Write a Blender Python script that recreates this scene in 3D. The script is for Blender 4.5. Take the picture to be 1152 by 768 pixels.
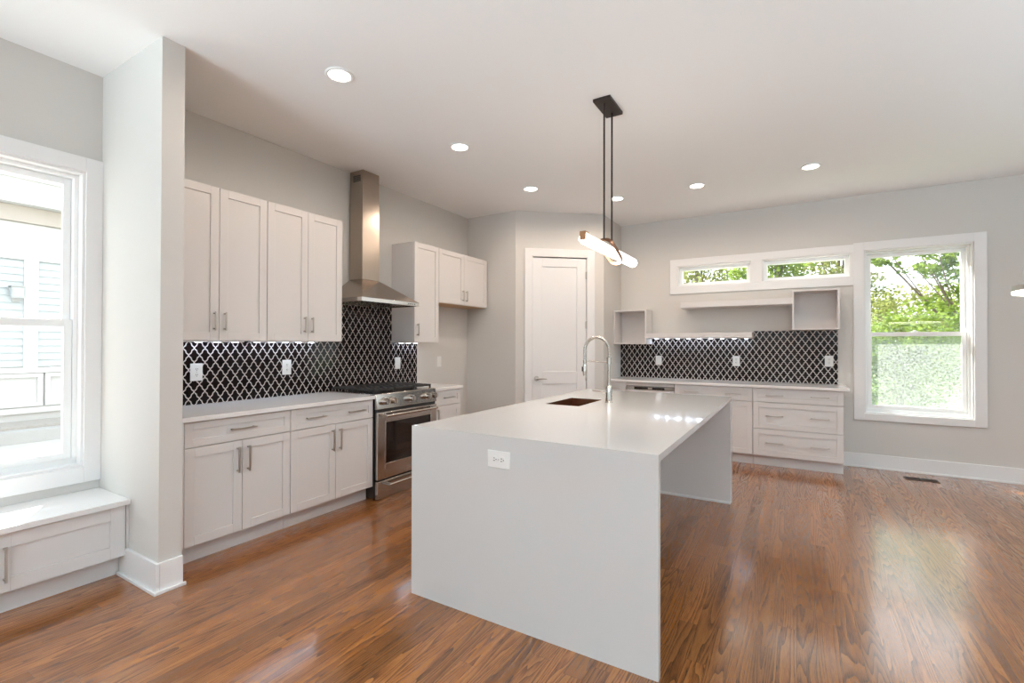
import bpy, bmesh, math, random
from mathutils import Vector, Matrix
PI = math.pi
SC = bpy.context.scene
for o in list(bpy.data.objects):
    bpy.data.objects.remove(o)
COL = SC.collection

# ------------------------------------------------------------------ camera, sky, sun, added uplights, exposure
ZC = 3.06            # ceiling height
XW = -3.79           # left wall plane
YB = 6.60            # back wall plane
cam = bpy.data.cameras.new('camera')
cam_ob = bpy.data.objects.new('camera', cam)
COL.objects.link(cam_ob)
cam.sensor_width = 36.0
cam.lens = 533.0 / 1152.0 * 36.0
cam.clip_start = 0.05
yaw, pit, roll = 0.540, 0.0074, 0.0025
F = Vector((-math.sin(yaw) * math.cos(pit), math.cos(yaw) * math.cos(pit), math.sin(pit)))
R = Vector((math.cos(yaw), math.sin(yaw), 0))
U = R.cross(F)
R2 = R * math.cos(roll) + U * math.sin(roll)
U2 = -R * math.sin(roll) + U * math.cos(roll)
cam_ob.matrix_world = Matrix(((R2.x, U2.x, -F.x, 0), (R2.y, U2.y, -F.y, 0), (R2.z, U2.z, -F.z, 1.36), (0, 0, 0, 1)))
SC.camera = cam_ob

world = bpy.data.worlds.new('sky')
SC.world = world
world.use_nodes = True
bg = world.node_tree.nodes['Background']
bg.inputs['Color'].default_value = (0.90, 0.955, 1.0, 1)
bg.inputs['Strength'].default_value = 1.9

def lamp(name, kind, energy, loc, rot=(0, 0, 0), color=(1, 1, 1), parent=None, **kw):
    l = bpy.data.lights.new(name, kind)
    l.energy = energy
    l.color = color
    for k, v in kw.items():
        setattr(l, k, v)
    o = bpy.data.objects.new(name, l)
    o.location = loc
    o.rotation_euler = rot
    if parent:
        o.parent = parent
    COL.objects.link(o)
    return o

sun = lamp('sun', 'SUN', 13.0, (0, 0, 20), color=(1.0, 0.95, 0.86), angle=0.009)
sun.rotation_euler = Vector((0.8, -0.44, -0.80)).to_track_quat('-Z', 'Y').to_euler()
# fill lamps added by the unseen rear and right walls, aimed up at the ceiling
for nm, loc, rot, sx, sy, e, sp in (
        ('fill_uplight_rear', (0.4, -3.8, 0.40), (PI / 2 + 0.48, 0, 0), 7.6, 0.5, 20, 0.80),
        ('fill_uplight_rear', (0.4, -3.8, 1.20), (PI / 2 + 1.15, 0, 0), 7.6, 0.4, 235, 2.1),
        ('fill_uplight_side', (4.7, 1.2, 0.40), (PI / 2 + 1.25, 0, PI / 2), 6.6, 0.4, 125, 1.9)):
    lamp(nm, 'AREA', e, loc, rot, (0.70, 0.89, 1.0), shape='RECTANGLE', size=sx, size_y=sy, spread=sp)

SC.view_settings.view_transform = 'Standard'
SC.view_settings.look = 'None'
SC.view_settings.gamma = 1.0
SC.view_settings.use_curve_mapping = False
SC.view_settings.exposure = 0.76
SC.cycles.max_bounces = 10
SC.cycles.diffuse_bounces = 6
SC.cycles.transparent_max_bounces = 16
SC.cycles.caustics_reflective = False
SC.cycles.caustics_refractive = False
SC.cycles.sample_clamp_indirect = 6.0

# ------------------------------------------------------------------ materials
class NT:
    def __init__(self, name):
        self.m = bpy.data.materials.new(name)
        self.m.use_nodes = True
        self.t = self.m.node_tree
        self.p = self.t.nodes['Principled BSDF']
    def n(self, typ, **kw):
        nd = self.t.nodes.new(typ)
        for k, v in kw.items():
            setattr(nd, k, v)
        return nd
    def link(self, a, b):
        self.t.links.new(a, b)
    def put(self, sock, v):
        if isinstance(v, bpy.types.NodeSocket):
            self.link(v, sock)
        else:
            sock.default_value = v
    def math(self, op, a, b=None, c=None):
        nd = self.n('ShaderNodeMath', operation=op)
        self.put(nd.inputs[0], a)
        if b is not None:
            self.put(nd.inputs[1], b)
        if c is not None:
            self.put(nd.inputs[2], c)
        return nd.outputs[0]
    def mix(self, f, a, b, blend='MIX'):
        nd = self.n('ShaderNodeMix', data_type='RGBA', blend_type=blend)
        self.put(nd.inputs[0], f)
        self.put(nd.inputs[6], a)
        self.put(nd.inputs[7], b)
        return nd.outputs[2]
    def noise(self, vec, scale, detail=2.0, rough=0.5, dim='3D'):
        nd = self.n('ShaderNodeTexNoise', noise_dimensions=dim)
        if vec is not None:
            self.link(vec, nd.inputs['Vector'])
        nd.inputs['Scale'].default_value = scale
        nd.inputs['Detail'].default_value = detail
        nd.inputs['Roughness'].default_value = rough
        return nd.outputs['Fac']
    def coord(self):
        return self.n('ShaderNodeTexCoord').outputs['Object']
    def xyz(self, x, y, z):
        nd = self.n('ShaderNodeCombineXYZ')
        for i, v in enumerate((x, y, z)):
            self.put(nd.inputs[i], v)
        return nd.outputs[0]
    def sep(self, v):
        nd = self.n('ShaderNodeSeparateXYZ')
        self.link(v, nd.inputs[0])
        return nd.outputs
    def bump(self, h, strength, dist=0.001):
        nd = self.n('ShaderNodeBump')
        nd.inputs['Strength'].default_value = strength
        nd.inputs['Distance'].default_value = dist
        self.link(h, nd.inputs['Height'])
        self.link(nd.outputs[0], self.p.inputs['Normal'])

def paint(name, c, rough=0.5, var=0.03, scale=3.0, metal=0.0, bump=0.0, bscale=200.0, coat=0.0, spec=0.5):
    """A plain coloured surface with a slight cloudy variation of its own colour."""
    k = NT(name)
    v = k.coord()
    n = k.noise(v, scale, 3)
    lo = tuple(x * (1 - var) for x in c) + (1,)
    hi = tuple(min(1, x * (1 + var)) for x in c) + (1,)
    k.link(k.mix(n, lo, hi), k.p.inputs['Base Color'])
    k.p.inputs['Roughness'].default_value = rough
    k.p.inputs['Metallic'].default_value = metal
    k.p.inputs['Specular IOR Level'].default_value = spec
    if coat:
        k.p.inputs['Coat Weight'].default_value = coat
    if bump:
        k.bump(k.noise(v, bscale, 2), bump)
    return k.m

def brushed(name, c, rough, stretch):
    """Brushed metal: fine streaks along one axis."""
    k = NT(name)
    s = k.sep(k.coord())
    v = k.xyz(*[k.math('MULTIPLY', s[i], stretch[i]) for i in range(3)])
    n = k.noise(v, 1.0, 3, 0.6)
    k.link(k.mix(n, tuple(x * 0.86 for x in c) + (1,), tuple(min(1, x * 1.1) for x in c) + (1,)), k.p.inputs['Base Color'])
    k.p.inputs['Metallic'].default_value = 1.0
    k.link(k.math('MULTIPLY_ADD', n, 0.12, rough - 0.06), k.p.inputs['Roughness'])
    return k.m

def glow(name, c, strength):
    k = NT(name)
    k.p.inputs['Base Color'].default_value = c + (1,)
    k.p.inputs['Emission Color'].default_value = c + (1,)
    k.p.inputs['Emission Strength'].default_value = strength
    return k.m

def clear_glass(name, tint=(0.97, 0.985, 0.98)):
    k = NT(name)
    k.t.nodes.remove(k.p)
    out = k.t.nodes['Material Output']
    tr = k.n('ShaderNodeBsdfTransparent')
    tr.inputs[0].default_value = tint + (1,)
    gl = k.n('ShaderNodeBsdfGlossy')
    gl.inputs['Roughness'].default_value = 0.02
    lw = k.n('ShaderNodeLayerWeight')
    lw.inputs['Blend'].default_value = 0.5
    mx = k.n('ShaderNodeMixShader')
    k.link(k.math('MULTIPLY_ADD', k.math('POWER', lw.outputs['Facing'], 4.0), 0.5, 0.03), mx.inputs[0])
    k.link(tr.outputs[0], mx.inputs[1])
    k.link(gl.outputs[0], mx.inputs[2])
    k.link(mx.outputs[0], out.inputs[0])
    return k.m

def screen_glass(name):
    """Obscured lower pane: a pale film that scatters light, with a pebbled sparkle."""
    k = NT(name)
    k.t.nodes.remove(k.p)
    out = k.t.nodes['Material Output']
    tr = k.n('ShaderNodeBsdfTransparent')
    tr.inputs[0].default_value = (0.93, 0.97, 0.97, 1)
    tl = k.n('ShaderNodeBsdfTranslucent')
    tl.inputs[0].default_value = (0.62, 0.65, 0.66, 1)
    df = k.n('ShaderNodeBsdfDiffuse')
    df.inputs[0].default_value = (0.50, 0.53, 0.54, 1)
    ad = k.n('ShaderNodeMixShader')
    ad.inputs[0].default_value = 0.25
    k.link(tl.outputs[0], ad.inputs[1])
    k.link(df.outputs[0], ad.inputs[2])
    n = k.noise(k.coord(), 60, 3)
    mx = k.n('ShaderNodeMixShader')
    k.link(k.math('MULTIPLY_ADD', n, 0.75, -0.16), mx.inputs[0])
    k.link(tr.outputs[0], mx.inputs[1])
    k.link(ad.outputs[0], mx.inputs[2])
    k.link(mx.outputs[0], out.inputs[0])
    return k.m

def leaf_mat(name, c1, c2):
    k = NT(name)
    k.t.nodes.remove(k.p)
    out = k.t.nodes['Material Output']
    v = k.coord()
    n = k.noise(v, 6.0, 2)
    c = k.mix(n, c1 + (1,), c2 + (1,))
    df = k.n('ShaderNodeBsdfDiffuse')
    tl = k.n('ShaderNodeBsdfTranslucent')
    k.link(c, df.inputs[0])
    k.link(c, tl.inputs[0])
    mx = k.n('ShaderNodeMixShader')
    mx.inputs[0].default_value = 0.5
    k.link(df.outputs[0], mx.inputs[1])
    k.link(tl.outputs[0], mx.inputs[2])
    k.link(mx.outputs[0], out.inputs[0])
    return k.m

def oak_floor():
    k = NT('oak_boards')
    s = k.sep(k.coord())
    X, Y = s[0], s[1]
    W, L = 0.083, 1.05
    xr = k.math('DIVIDE', X, W)
    row = k.math('FLOOR', xr)
    fx = k.math('FRACT', xr)
    w1 = k.n('ShaderNodeTexWhiteNoise', noise_dimensions='1D')
    k.link(row, w1.inputs['W'])
    yr = k.math('ADD', k.math('DIVIDE', Y, L), k.math('MULTIPLY', w1.outputs['Value'], 9.0))
    colm = k.math('FLOOR', yr)
    fy = k.math('FRACT', yr)
    w2 = k.n('ShaderNodeTexWhiteNoise', noise_dimensions='3D')
    k.link(k.xyz(row, colm, 3.0), w2.inputs['Vector'])
    rc = k.sep(w2.outputs['Color'])
    # cathedral grain: contour lines of a stretched noise field, a new field on every board
    gv = k.xyz(k.math('MULTIPLY_ADD', rc[0], 31.0, k.math('MULTIPLY', X, 10.0)),
               k.math('MULTIPLY_ADD', rc[1], 47.0, k.math('MULTIPLY', Y, 0.55)),
               k.math('MULTIPLY', rc[2], 11.0))
    f = k.noise(gv, 1.0, 1.5, 0.45)
    ring = k.math('FRACT', k.math('MULTIPLY', f, 22.0))
    ring = k.math('POWER', ring, 1.8)
    pv = k.xyz(k.math('MULTIPLY', X, 420.0), k.math('MULTIPLY_ADD', rc[2], 50.0, k.math('MULTIPLY', Y, 14.0)), 0.0)
    pore = k.noise(pv, 1.0, 2, 0.6)
    pores = k.n('ShaderNodeClamp'); 
    k.link(k.math('MULTIPLY', k.math('SUBTRACT', pore, 0.40), 2.4), pores.inputs[0])
    g = k.math('MULTIPLY', ring, k.math('MULTIPLY_ADD', pores.outputs[0], 0.70, 0.45))
    g = k.math('MINIMUM', k.math('ADD', g, k.math('MULTIPLY', pores.outputs[0], 0.34)), 1.0)
    cr = k.n('ShaderNodeValToRGB')
    e = cr.color_ramp.elements
    e[0].position = 0.0; e[0].color = FLOOR_LIGHT + (1,)
    e[1].position = 1.0; e[1].color = FLOOR_DARK + (1,)
    mid = e.new(0.35); mid.color = FLOOR_MID + (1,)
    k.link(g, cr.inputs[0])
    tone = k.math('MULTIPLY_ADD', w2.outputs['Value'], 0.44, 0.76)
    mt = k.n('ShaderNodeVectorMath', operation='SCALE')
    k.link(cr.outputs[0], mt.inputs[0])
    k.link(tone, mt.inputs['Scale'])
    ex = k.math('LESS_THAN', k.math('MINIMUM', fx, k.math('SUBTRACT', 1.0, fx)), 0.010)
    ey = k.math('LESS_THAN', fy, 0.0014)
    gap = k.math('MAXIMUM', ex, ey)
    c = k.mix(k.math('MULTIPLY', gap, 0.7), mt.outputs[0], (0.03, 0.012, 0.006, 1))
    k.link(c, k.p.inputs['Base Color'])
    k.link(k.math('ADD', k.math('MULTIPLY', g, 0.10), k.math('MULTIPLY_ADD', rc[1], 0.05, FLOOR_ROUGH)), k.p.inputs['Roughness'])
    h = k.math('SUBTRACT', k.math('MULTIPLY', g, -0.6), k.math('MULTIPLY', gap, 1.5))
    h = k.math('ADD', h, k.math('MULTIPLY', rc[0], 0.4))
    k.bump(h, 0.25, 0.0006)
    k.p.inputs['Specular IOR Level'].default_value = 0.25
    k.p.inputs['Coat Weight'].default_value = 1.0
    k.p.inputs['Coat Roughness'].default_value = 0.14
    k.p.inputs['Coat IOR'].default_value = 1.55
    return k.m

FLOOR_LIGHT, FLOOR_MID, FLOOR_DARK = (0.42, 0.168, 0.045), (0.25, 0.086, 0.021), (0.024, 0.008, 0.0035)
FLOOR_ROUGH = 0.24

M = dict(
    wall=paint('greige_wall_paint', (0.63, 0.605, 0.572), 0.6, 0.012, 1.2, bump=0.05),
    taupe=paint('taupe_wall_paint', (0.20, 0.185, 0.17), 0.6, 0.02, 1.2),
    ceil=paint('white_ceiling_paint', (0.87, 0.87, 0.87), 0.7, 0.01, 1.0, bump=0.05),
    trim=paint('white_trim_paint', (0.80, 0.79, 0.785), 0.35, 0.01),
    cab=paint('white_cabinet_paint', (0.70, 0.67, 0.655), 0.38, 0.012),
    cabin=paint('pale_cabinet_inside', (0.70, 0.66, 0.64), 0.5, 0.04, 6.0),
    birch=paint('birch_underside', (0.60, 0.40, 0.22), 0.5, 0.12, 9.0),
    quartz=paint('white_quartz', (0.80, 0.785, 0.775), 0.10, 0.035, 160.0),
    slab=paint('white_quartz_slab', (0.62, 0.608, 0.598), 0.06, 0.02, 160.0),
    vinyl=paint('white_vinyl', (0.88, 0.89, 0.89), 0.3, 0.01),
    plastic=paint('white_plastic', (0.80, 0.79, 0.77), 0.3, 0.01),
    dark=paint('dark_slots', (0.03, 0.03, 0.03), 0.5, 0.1),
    toe=paint('black_recess', (0.02, 0.019, 0.018), 0.6, 0.1),
    steel=brushed('brushed_steel', (0.55, 0.52, 0.49), 0.17, (3.0, 3.0, 260.0)),
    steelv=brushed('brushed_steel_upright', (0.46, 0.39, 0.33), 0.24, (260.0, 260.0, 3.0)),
    chrome=paint('polished_chrome', (0.58, 0.54, 0.50), 0.2, 0.03, metal=1.0),
    nickel=paint('satin_nickel', (0.56, 0.52, 0.48), 0.30, 0.04, metal=1.0),
    copper=brushed('copper_sink_metal', (0.36, 0.17, 0.095), 0.30, (120.0, 3.0, 3.0)),
    bronze=paint('dark_bronze', (0.022, 0.011, 0.008), 0.4, 0.15, metal=0.2),
    brass=paint('burnished_copper', (0.30, 0.15, 0.08), 0.35, 0.1, metal=1.0),
    iron=paint('cast_iron', (0.030, 0.027, 0.026), 0.45, 0.2, 60.0),
    ovenglass=paint('dark_oven_glass', (0.018, 0.012, 0.010), 0.04, 0.1),
    tile=paint('black_glazed_tile', (0.010, 0.0065, 0.006), 0.06, 0.5, 9.0, bump=0.06, bscale=30.0, spec=0.22),
    grout=paint('pale_grout', (0.66, 0.61, 0.58), 0.8, 0.05, 80.0),
    pane=clear_glass('window_glass'),
    screen=screen_glass('obscured_glass'),
    lens=glow('lamp_lens', (1.0, 0.93, 0.84), 9.0),
    tube=glow('lit_tube', (1.0, 0.90, 0.78), 3.6),
    led=glow('led_diode', (0.80, 0.88, 1.0), 14.0),
    ledring=glow('led_ring', (1.0, 0.93, 0.84), 6.0),
    register=paint('brown_register', (0.055, 0.028, 0.016), 0.4, 0.1),
    siding=paint('pale_blue_siding', (0.46, 0.50, 0.52), 0.6, 0.03),
    extwhite=paint('white_house_trim', (0.58, 0.58, 0.58), 0.5, 0.02),
    beam=paint('tan_beam', (0.42, 0.375, 0.335), 0.6, 0.05),
    concrete=paint('pale_concrete', (0.48, 0.475, 0.465), 0.8, 0.06, 2.0),
    kerb=paint('grey_kerb', (0.40, 0.40, 0.40), 0.8, 0.08, 5.0),
    gravel=paint('grey_gravel', (0.36, 0.34, 0.32), 0.9, 0.35, 40.0, bump=0.5, bscale=40.0),
    lawn=paint('mown_grass', (0.14, 0.20, 0.06), 0.9, 0.3, 12.0),
    roof=paint('grey_shingles', (0.28, 0.28, 0.28), 0.8, 0.2, 20.0),
    bark=paint('grey_bark', (0.16, 0.12, 0.09), 0.9, 0.3, 14.0, bump=0.4, bscale=40.0),
    leaf_a=leaf_mat('light_green_leaves', (0.12, 0.20, 0.025), (0.27, 0.34, 0.075)),
    leaf_c=leaf_mat('yellow_green_leaves', (0.19, 0.22, 0.06), (0.30, 0.31, 0.12)),
)
M['floor'] = oak_floor()

# ------------------------------------------------------------------ mesh helpers
class MB:
    """Collects boxes, bars, tubes and prisms; build() links them as one mesh object."""
    def __init__(self):
        self.v, self.f, self.mi = [], [], []
        self.cur = 0
    def mat(self, i):
        self.cur = i
        return self
    def face(self, idx):
        self.f.append(idx)
        self.mi.append(self.cur)
    def box(self, x0, x1, y0, y1, z0, z1):
        b = len(self.v)
        self.v += [(x0, y0, z0), (x1, y0, z0), (x1, y1, z0), (x0, y1, z0), (x0, y0, z1), (x1, y0, z1), (x1, y1, z1), (x0, y1, z1)]
        for q in ((0, 3, 2, 1), (4, 5, 6, 7), (0, 1, 5, 4), (1, 2, 6, 5), (2, 3, 7, 6), (3, 0, 4, 7)):
            self.face([b + i for i in q])
        return self
    def hexa(self, pts):
        """Eight corners: four below (counter-clockwise), four above."""
        b = len(self.v)
        self.v += [tuple(p) for p in pts]
        for q in ((0, 3, 2, 1), (4, 5, 6, 7), (0, 1, 5, 4), (1, 2, 6, 5), (2, 3, 7, 6), (3, 0, 4, 7)):
            self.face([b + i for i in q])
        return self
    def tube(self, pts, r, seg=10, caps=True, closed=False):
        pts = [Vector(p) for p in pts]
        n = len(pts)
        rs = r if isinstance(r, (list, tuple)) else [r] * n
        b = len(self.v)
        up = None
        for i, p in enumerate(pts):
            if closed:
                t = pts[(i + 1) % n] - pts[i - 1]
            else:
                t = pts[min(i + 1, n - 1)] - pts[max(i - 1, 0)]
            t.normalize()
            if up is None:
                up = Vector((0, 0, 1)) if abs(t.z) < 0.9 else Vector((1, 0, 0))
            a = t.cross(up).normalized()
            up = a.cross(t).normalized()
            for k in range(seg):
                q = 2 * PI * k / seg
                self.v.append(tuple(p + (a * math.cos(q) + up * math.sin(q)) * rs[i]))
        m = n if closed else n - 1
        for i in range(m):
            j = (i + 1) % n
            for k in range(seg):
                l = (k + 1) % seg
                self.face([b + i * seg + k, b + i * seg + l, b + j * seg + l, b + j * seg + k])
        if caps and not closed:
            self.face([b + k for k in reversed(range(seg))])
            self.face([b + (n - 1) * seg + k for k in range(seg)])
        return self
    def cyl(self, p0, p1, r, seg=20, r2=None):
        return self.tube([p0, p1], [r, r if r2 is None else r2], seg)
    def lathe(self, prof, c=(0, 0, 0), seg=28):
        """Profile of (radius, height) pairs turned about the vertical through c."""
        b = len(self.v)
        for (r, z) in prof:
            for k in range(seg):
                q = 2 * PI * k / seg
                self.v.append((c[0] + r * math.cos(q), c[1] + r * math.sin(q), c[2] + z))
        n = len(prof)
        for i in range(n - 1):
            for k in range(seg):
                l = (k + 1) % seg
                self.face([b + i * seg + k, b + i * seg + l, b + (i + 1) * seg + l, b + (i + 1) * seg + k])
        if prof[0][0] > 1e-6:
            self.face([b + k for k in reversed(range(seg))])
        if prof[-1][0] > 1e-6:
            self.face([b + (n - 1) * seg + k for k in range(seg)])
        return self
    def shaker(self, x0, x1, z0, z1, y=0.0, t=0.02, rail=0.057, rec=0.008, rtop=None):
        """Framed panel facing -y: stiles, rails, sunken field."""
        rt = rail if rtop is None else rtop
        self.box(x0, x0 + rail, y, y + t, z0, z1)
        self.box(x1 - rail, x1, y, y + t, z0, z1)
        self.box(x0 + rail, x1 - rail, y, y + t, z0, z0 + rt)
        self.box(x0 + rail, x1 - rail, y, y + t, z1 - rt, z1)
        self.box(x0 + rail, x1 - rail, y + rec, y + t, z0 + rt, z1 - rt)
        return self
    def frame(self, x0, x1, z0, z1, y0, y1, w, wb=None, wt=None):
        """Rectangular ring in the x-z plane."""
        wb = w if wb is None else wb
        wt = w if wt is None else wt
        self.box(x0, x0 + w, y0, y1, z0, z1)
        self.box(x1 - w, x1, y0, y1, z0, z1)
        self.box(x0 + w, x1 - w, y0, y1, z0, z0 + wb)
        self.box(x0 + w, x1 - w, y0, y1, z1 - wt, z1)
        return self
    def build(self, name, mats, parent=None, bevel=0.0, smooth=True, loc=None):
        me = bpy.data.meshes.new(name)
        me.from_pydata(self.v, [], self.f)
        if not isinstance(mats, (list, tuple)):
            mats = [mats]
        for m in mats:
            me.materials.append(m)
        me.polygons.foreach_set('material_index', self.mi)
        bm = bmesh.new()
        bm.from_mesh(me)
        bmesh.ops.recalc_face_normals(bm, faces=bm.faces)
        bm.to_mesh(me)
        bm.free()
        if smooth:
            me.polygons.foreach_set('use_smooth', [True] * len(me.polygons))
            me.set_sharp_from_angle(angle=math.radians(35))
        me.update()
        o = bpy.data.objects.new(name, me)
        COL.objects.link(o)
        if parent:
            o.parent = parent
        if loc:
            o.location = loc
        if bevel:
            b = o.modifiers.new('edge', 'BEVEL')
            b.width = bevel
            b.segments = 2
            b.limit_method = 'ANGLE'
            b.angle_limit = math.radians(50)
        return o

def tag(o, label=None, cat=None, group=None, kind=None):
    if label: o['label'] = label
    if cat: o['category'] = cat
    if group: o['group'] = group
    if kind: o['kind'] = kind
    return o

def thing(name, label, cat, loc=(0, 0, 0), rz=0.0, group=None):
    o = bpy.data.objects.new(name, None)
    o.empty_display_size = 0.1
    COL.objects.link(o)
    o.location = loc
    o.rotation_euler = (0, 0, rz)
    return tag(o, label, cat, group)

def struct(name, mb, mats, parent=None, bevel=0.0):
    o = mb.build(name, mats, parent, bevel)
    if not parent:
        o['kind'] = 'structure'
    return o

def sempty(name, loc=(0, 0, 0), rz=0.0):
    o = thing(name, None, None, loc, rz)
    o['kind'] = 'structure'
    return o

def copy_tree(o, parent=None):
    c = o.copy()
    COL.objects.link(c)
    if parent:
        c.parent = parent
    for ch in list(o.children):
        copy_tree(ch, c)
    return c

LEFT = PI / 2        # local -y faces +X; local x runs along +Y

# ------------------------------------------------------------------ the room shell
def holes_wall(mb, a0, a1, z0, z1, holes, put):
    """Wall spanning a0..a1 with rectangular holes (a0,a1,z0,z1), split into boxes by put(a0,a1,z0,z1)."""
    xs = sorted({a0, a1} | {h[0] for h in holes} | {h[1] for h in holes})
    for i in range(len(xs) - 1):
        l, r = xs[i], xs[i + 1]
        inside = sorted([h for h in holes if h[0] <= l + 1e-6 and h[1] >= r - 1e-6], key=lambda h: h[2])
        z = z0
        for h in inside:
            put(l, r, z, h[2])
            z = h[3]
        put(l, r, z, z1)

XR, YR = 5.0, -4.0   # right and rear walls
TH = 0.14
struct('floor', MB().box(XW - TH, XR + TH, YR - TH, YB + TH, -0.05, 0.0), M['floor'])
struct('ceiling', MB().box(XW - TH, XR + TH, YR - TH, YB + TH, ZC, ZC + 0.1), M['ceil'])
WL = (0.255, 1.155, 0.605, 2.425)                     # left window opening (Y0, Y1, Z0, Z1)
mb = MB()
holes_wall(mb, YR - TH, YB + TH, 0, ZC, [WL], lambda l, r, z0, z1: mb.box(XW - TH, XW, l, r, z0, z1))
struct('wall_left', mb, M['wall'])
WT1, WT2, WB = (-1.366, -0.478, 2.14, 2.418), (-0.358, 0.542, 2.14, 2.418), (0.655, 1.563, 0.608, 2.428)
mb = MB()
holes_wall(mb, XW, XR + TH, 0, ZC, [WT1, WT2, WB], lambda l, r, z0, z1: mb.box(l, r, YB, YB + TH, z0, z1))
struct('wall_back', mb, M['wall'])
mb = MB()
RO = [(-3.4, 0.3, 0.15, 2.3), (0.5, 4.2, 0.15, 2.3)]
holes_wall(mb, XW, XR + TH, 0, ZC, RO, lambda l, r, z0, z1: mb.box(l, r, YR - TH, YR, z0, z1))
struct('wall_rear', mb, M['taupe'])
mb = MB()
SO = [(-3.2, 0.1, 0.15, 2.3), (0.3, 3.6, 0.15, 2.3)]
holes_wall(mb, YR, YB, 0, ZC, SO, lambda l, r, z0, z1: mb.box(XR, XR + TH, l, r, z0, z1))
struct('wall_right', mb, M['taupe'])

# short wall that ends the kitchen run
CX, CY0, CY1 = -2.995, 1.238, 1.352
struct('wall_stub', MB().box(XW + 0.002, CX, CY0, CY1, 0, ZC), M['wall'])
mb = MB()
b = 0.018
mb.box(-3.44, CX + b, CY0 - b, CY0 - 0.001, 0, 0.165).box(CX + 0.001, CX + b, CY0, CY1 + 0.001, 0, 0.165)
mb.box(-3.44, CX + b + 0.014, CY0 - b - 0.014, CY0 - b - 0.0005, 0, 0.018).box(CX + b + 0.0005, CX + b + 0.014, CY0 - b, CY1 + 0.012, 0, 0.018)
struct('baseboard_stub', mb, M['trim'], bevel=0.002)

# corner pantry: side wall, slanted front with the door, return wall
PA, PB = Vector((-3.04, 5.155, 0)), Vector((-2.145, 5.90, 0))
PD = (PB - PA)
PL = PD.length
PANG = math.atan2(PD.y, PD.x)
struct('wall_pantry_side', MB().box(XW, -3.04, 5.155, 5.255, 0, ZC), M['wall'])
struct('wall_pantry_return', MB().box(-2.245, -2.145, 5.90, YB, 0, ZC), M['wall'])
DO = (0.212, 0.938, 0.0, 2.492)
mb = MB()
holes_wall(mb, 0, PL, 0, ZC, [DO], lambda l, r, z0, z1: (mb.box(l, r, 0, 0.10, z0, z1) if z1 - z0 > 1e-6 else None))
o = struct('wall_pantry_front', mb, M['wall'])
o.location = PA
o.rotation_euler = (0, 0, PANG)
o = struct('trim_1', MB().box(DO[0] - 0.095, DO[0] - 0.004, -0.02, 0, 0, DO[3] + 0.095).box(DO[1] + 0.004, DO[1] + 0.1, -0.02, 0, 0, DO[3] + 0.095)
           .box(DO[0] - 0.004, DO[1] + 0.004, -0.02, 0, DO[3] + 0.004, DO[3] + 0.095)
           .box(DO[0] - 0.004, DO[0] + 0.006, -0.02, 0.10, 0, DO[3]).box(DO[1] - 0.006, DO[1] + 0.004, -0.02, 0.10, 0, DO[3])
           .box(DO[0] + 0.006, DO[1] - 0.006, -0.02, 0.10, DO[3] - 0.006, DO[3] + 0.004), M['trim'], bevel=0.002)
o.location = PA
o.rotation_euler = (0, 0, PANG)
# the door: tall upper panel, shorter lower panel, lever on the left, hinges on the right
dr = sempty('door_1', PA, PANG)
x0, x1, z1 = DO[0] + 0.009, DO[1] - 0.011, DO[3] - 0.018
mb = MB()
st = 0.125
mb.box(x0, x0 + st, 0, 0.035, 0.01, z1).box(x1 - st, x1, 0, 0.035, 0.01, z1)
for a, c in ((0.01, 0.22), (0.862, 1.022), (2.362, z1)):
    mb.box(x0 + st, x1 - st, 0, 0.035, a, c)
mb.box(x0 + st, x1 - st, 0.010, 0.035, 0.22, 0.862).box(x0 + st, x1 - st, 0.010, 0.035, 1.022, 2.362)
mb.build('door_leaf', M['trim'], dr, 0.003)
mb = MB()
hx = x0 + 0.05
mb.cyl((hx, 0, 0.935), (hx, -0.014, 0.935), 0.033, 24).cyl((hx, -0.014, 0.935), (hx, -0.055, 0.935), 0.011, 14)
mb.tube([(hx - 0.008, -0.052, 0.935), (hx + 0.06, -0.052, 0.936), (hx + 0.125, -0.05, 0.932)], [0.012, 0.010, 0.007], 12)
mb.build('door_handle', M['nickel'], dr)
for z in (0.30, 0.95, 1.62, 2.26):
    MB().cyl((x1 + 0.003, -0.012, z - 0.05), (x1 + 0.003, -0.012, z + 0.05), 0.007, 10).box(x1 - 0.012, x1 + 0.004, -0.004, 0.0, z - 0.045, z + 0.045).build('hinge', M['nickel'], dr)

# baseboards of the back wall, pantry and the unseen walls
def board(mb, x0, x1, y0, y1, h=0.155):
    mb.box(x0, x1, y0, y1, 0, h)
mb = MB(); board(mb, 0.46, XR, YB - 0.016, YB); mb.box(0.46, XR, YB - 0.028, YB - 0.016, 0, 0.018)
struct('baseboard_back', mb, M['trim'], bevel=0.002)
mb = MB(); board(mb, XW, -3.04 - 0.02, 5.139, 5.155)
struct('baseboard_pantry', mb, M['trim'], bevel=0.002)
mb = MB(); board(mb, XR - 0.016, XR, YR + 0.02, YB - 0.03)
struct('baseboard_right', mb, M['trim'], bevel=0.002)
mb = MB(); board(mb, XW, XR - 0.03, YR, YR + 0.016)
struct('baseboard_rear', mb, M['trim'], bevel=0.002)

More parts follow.
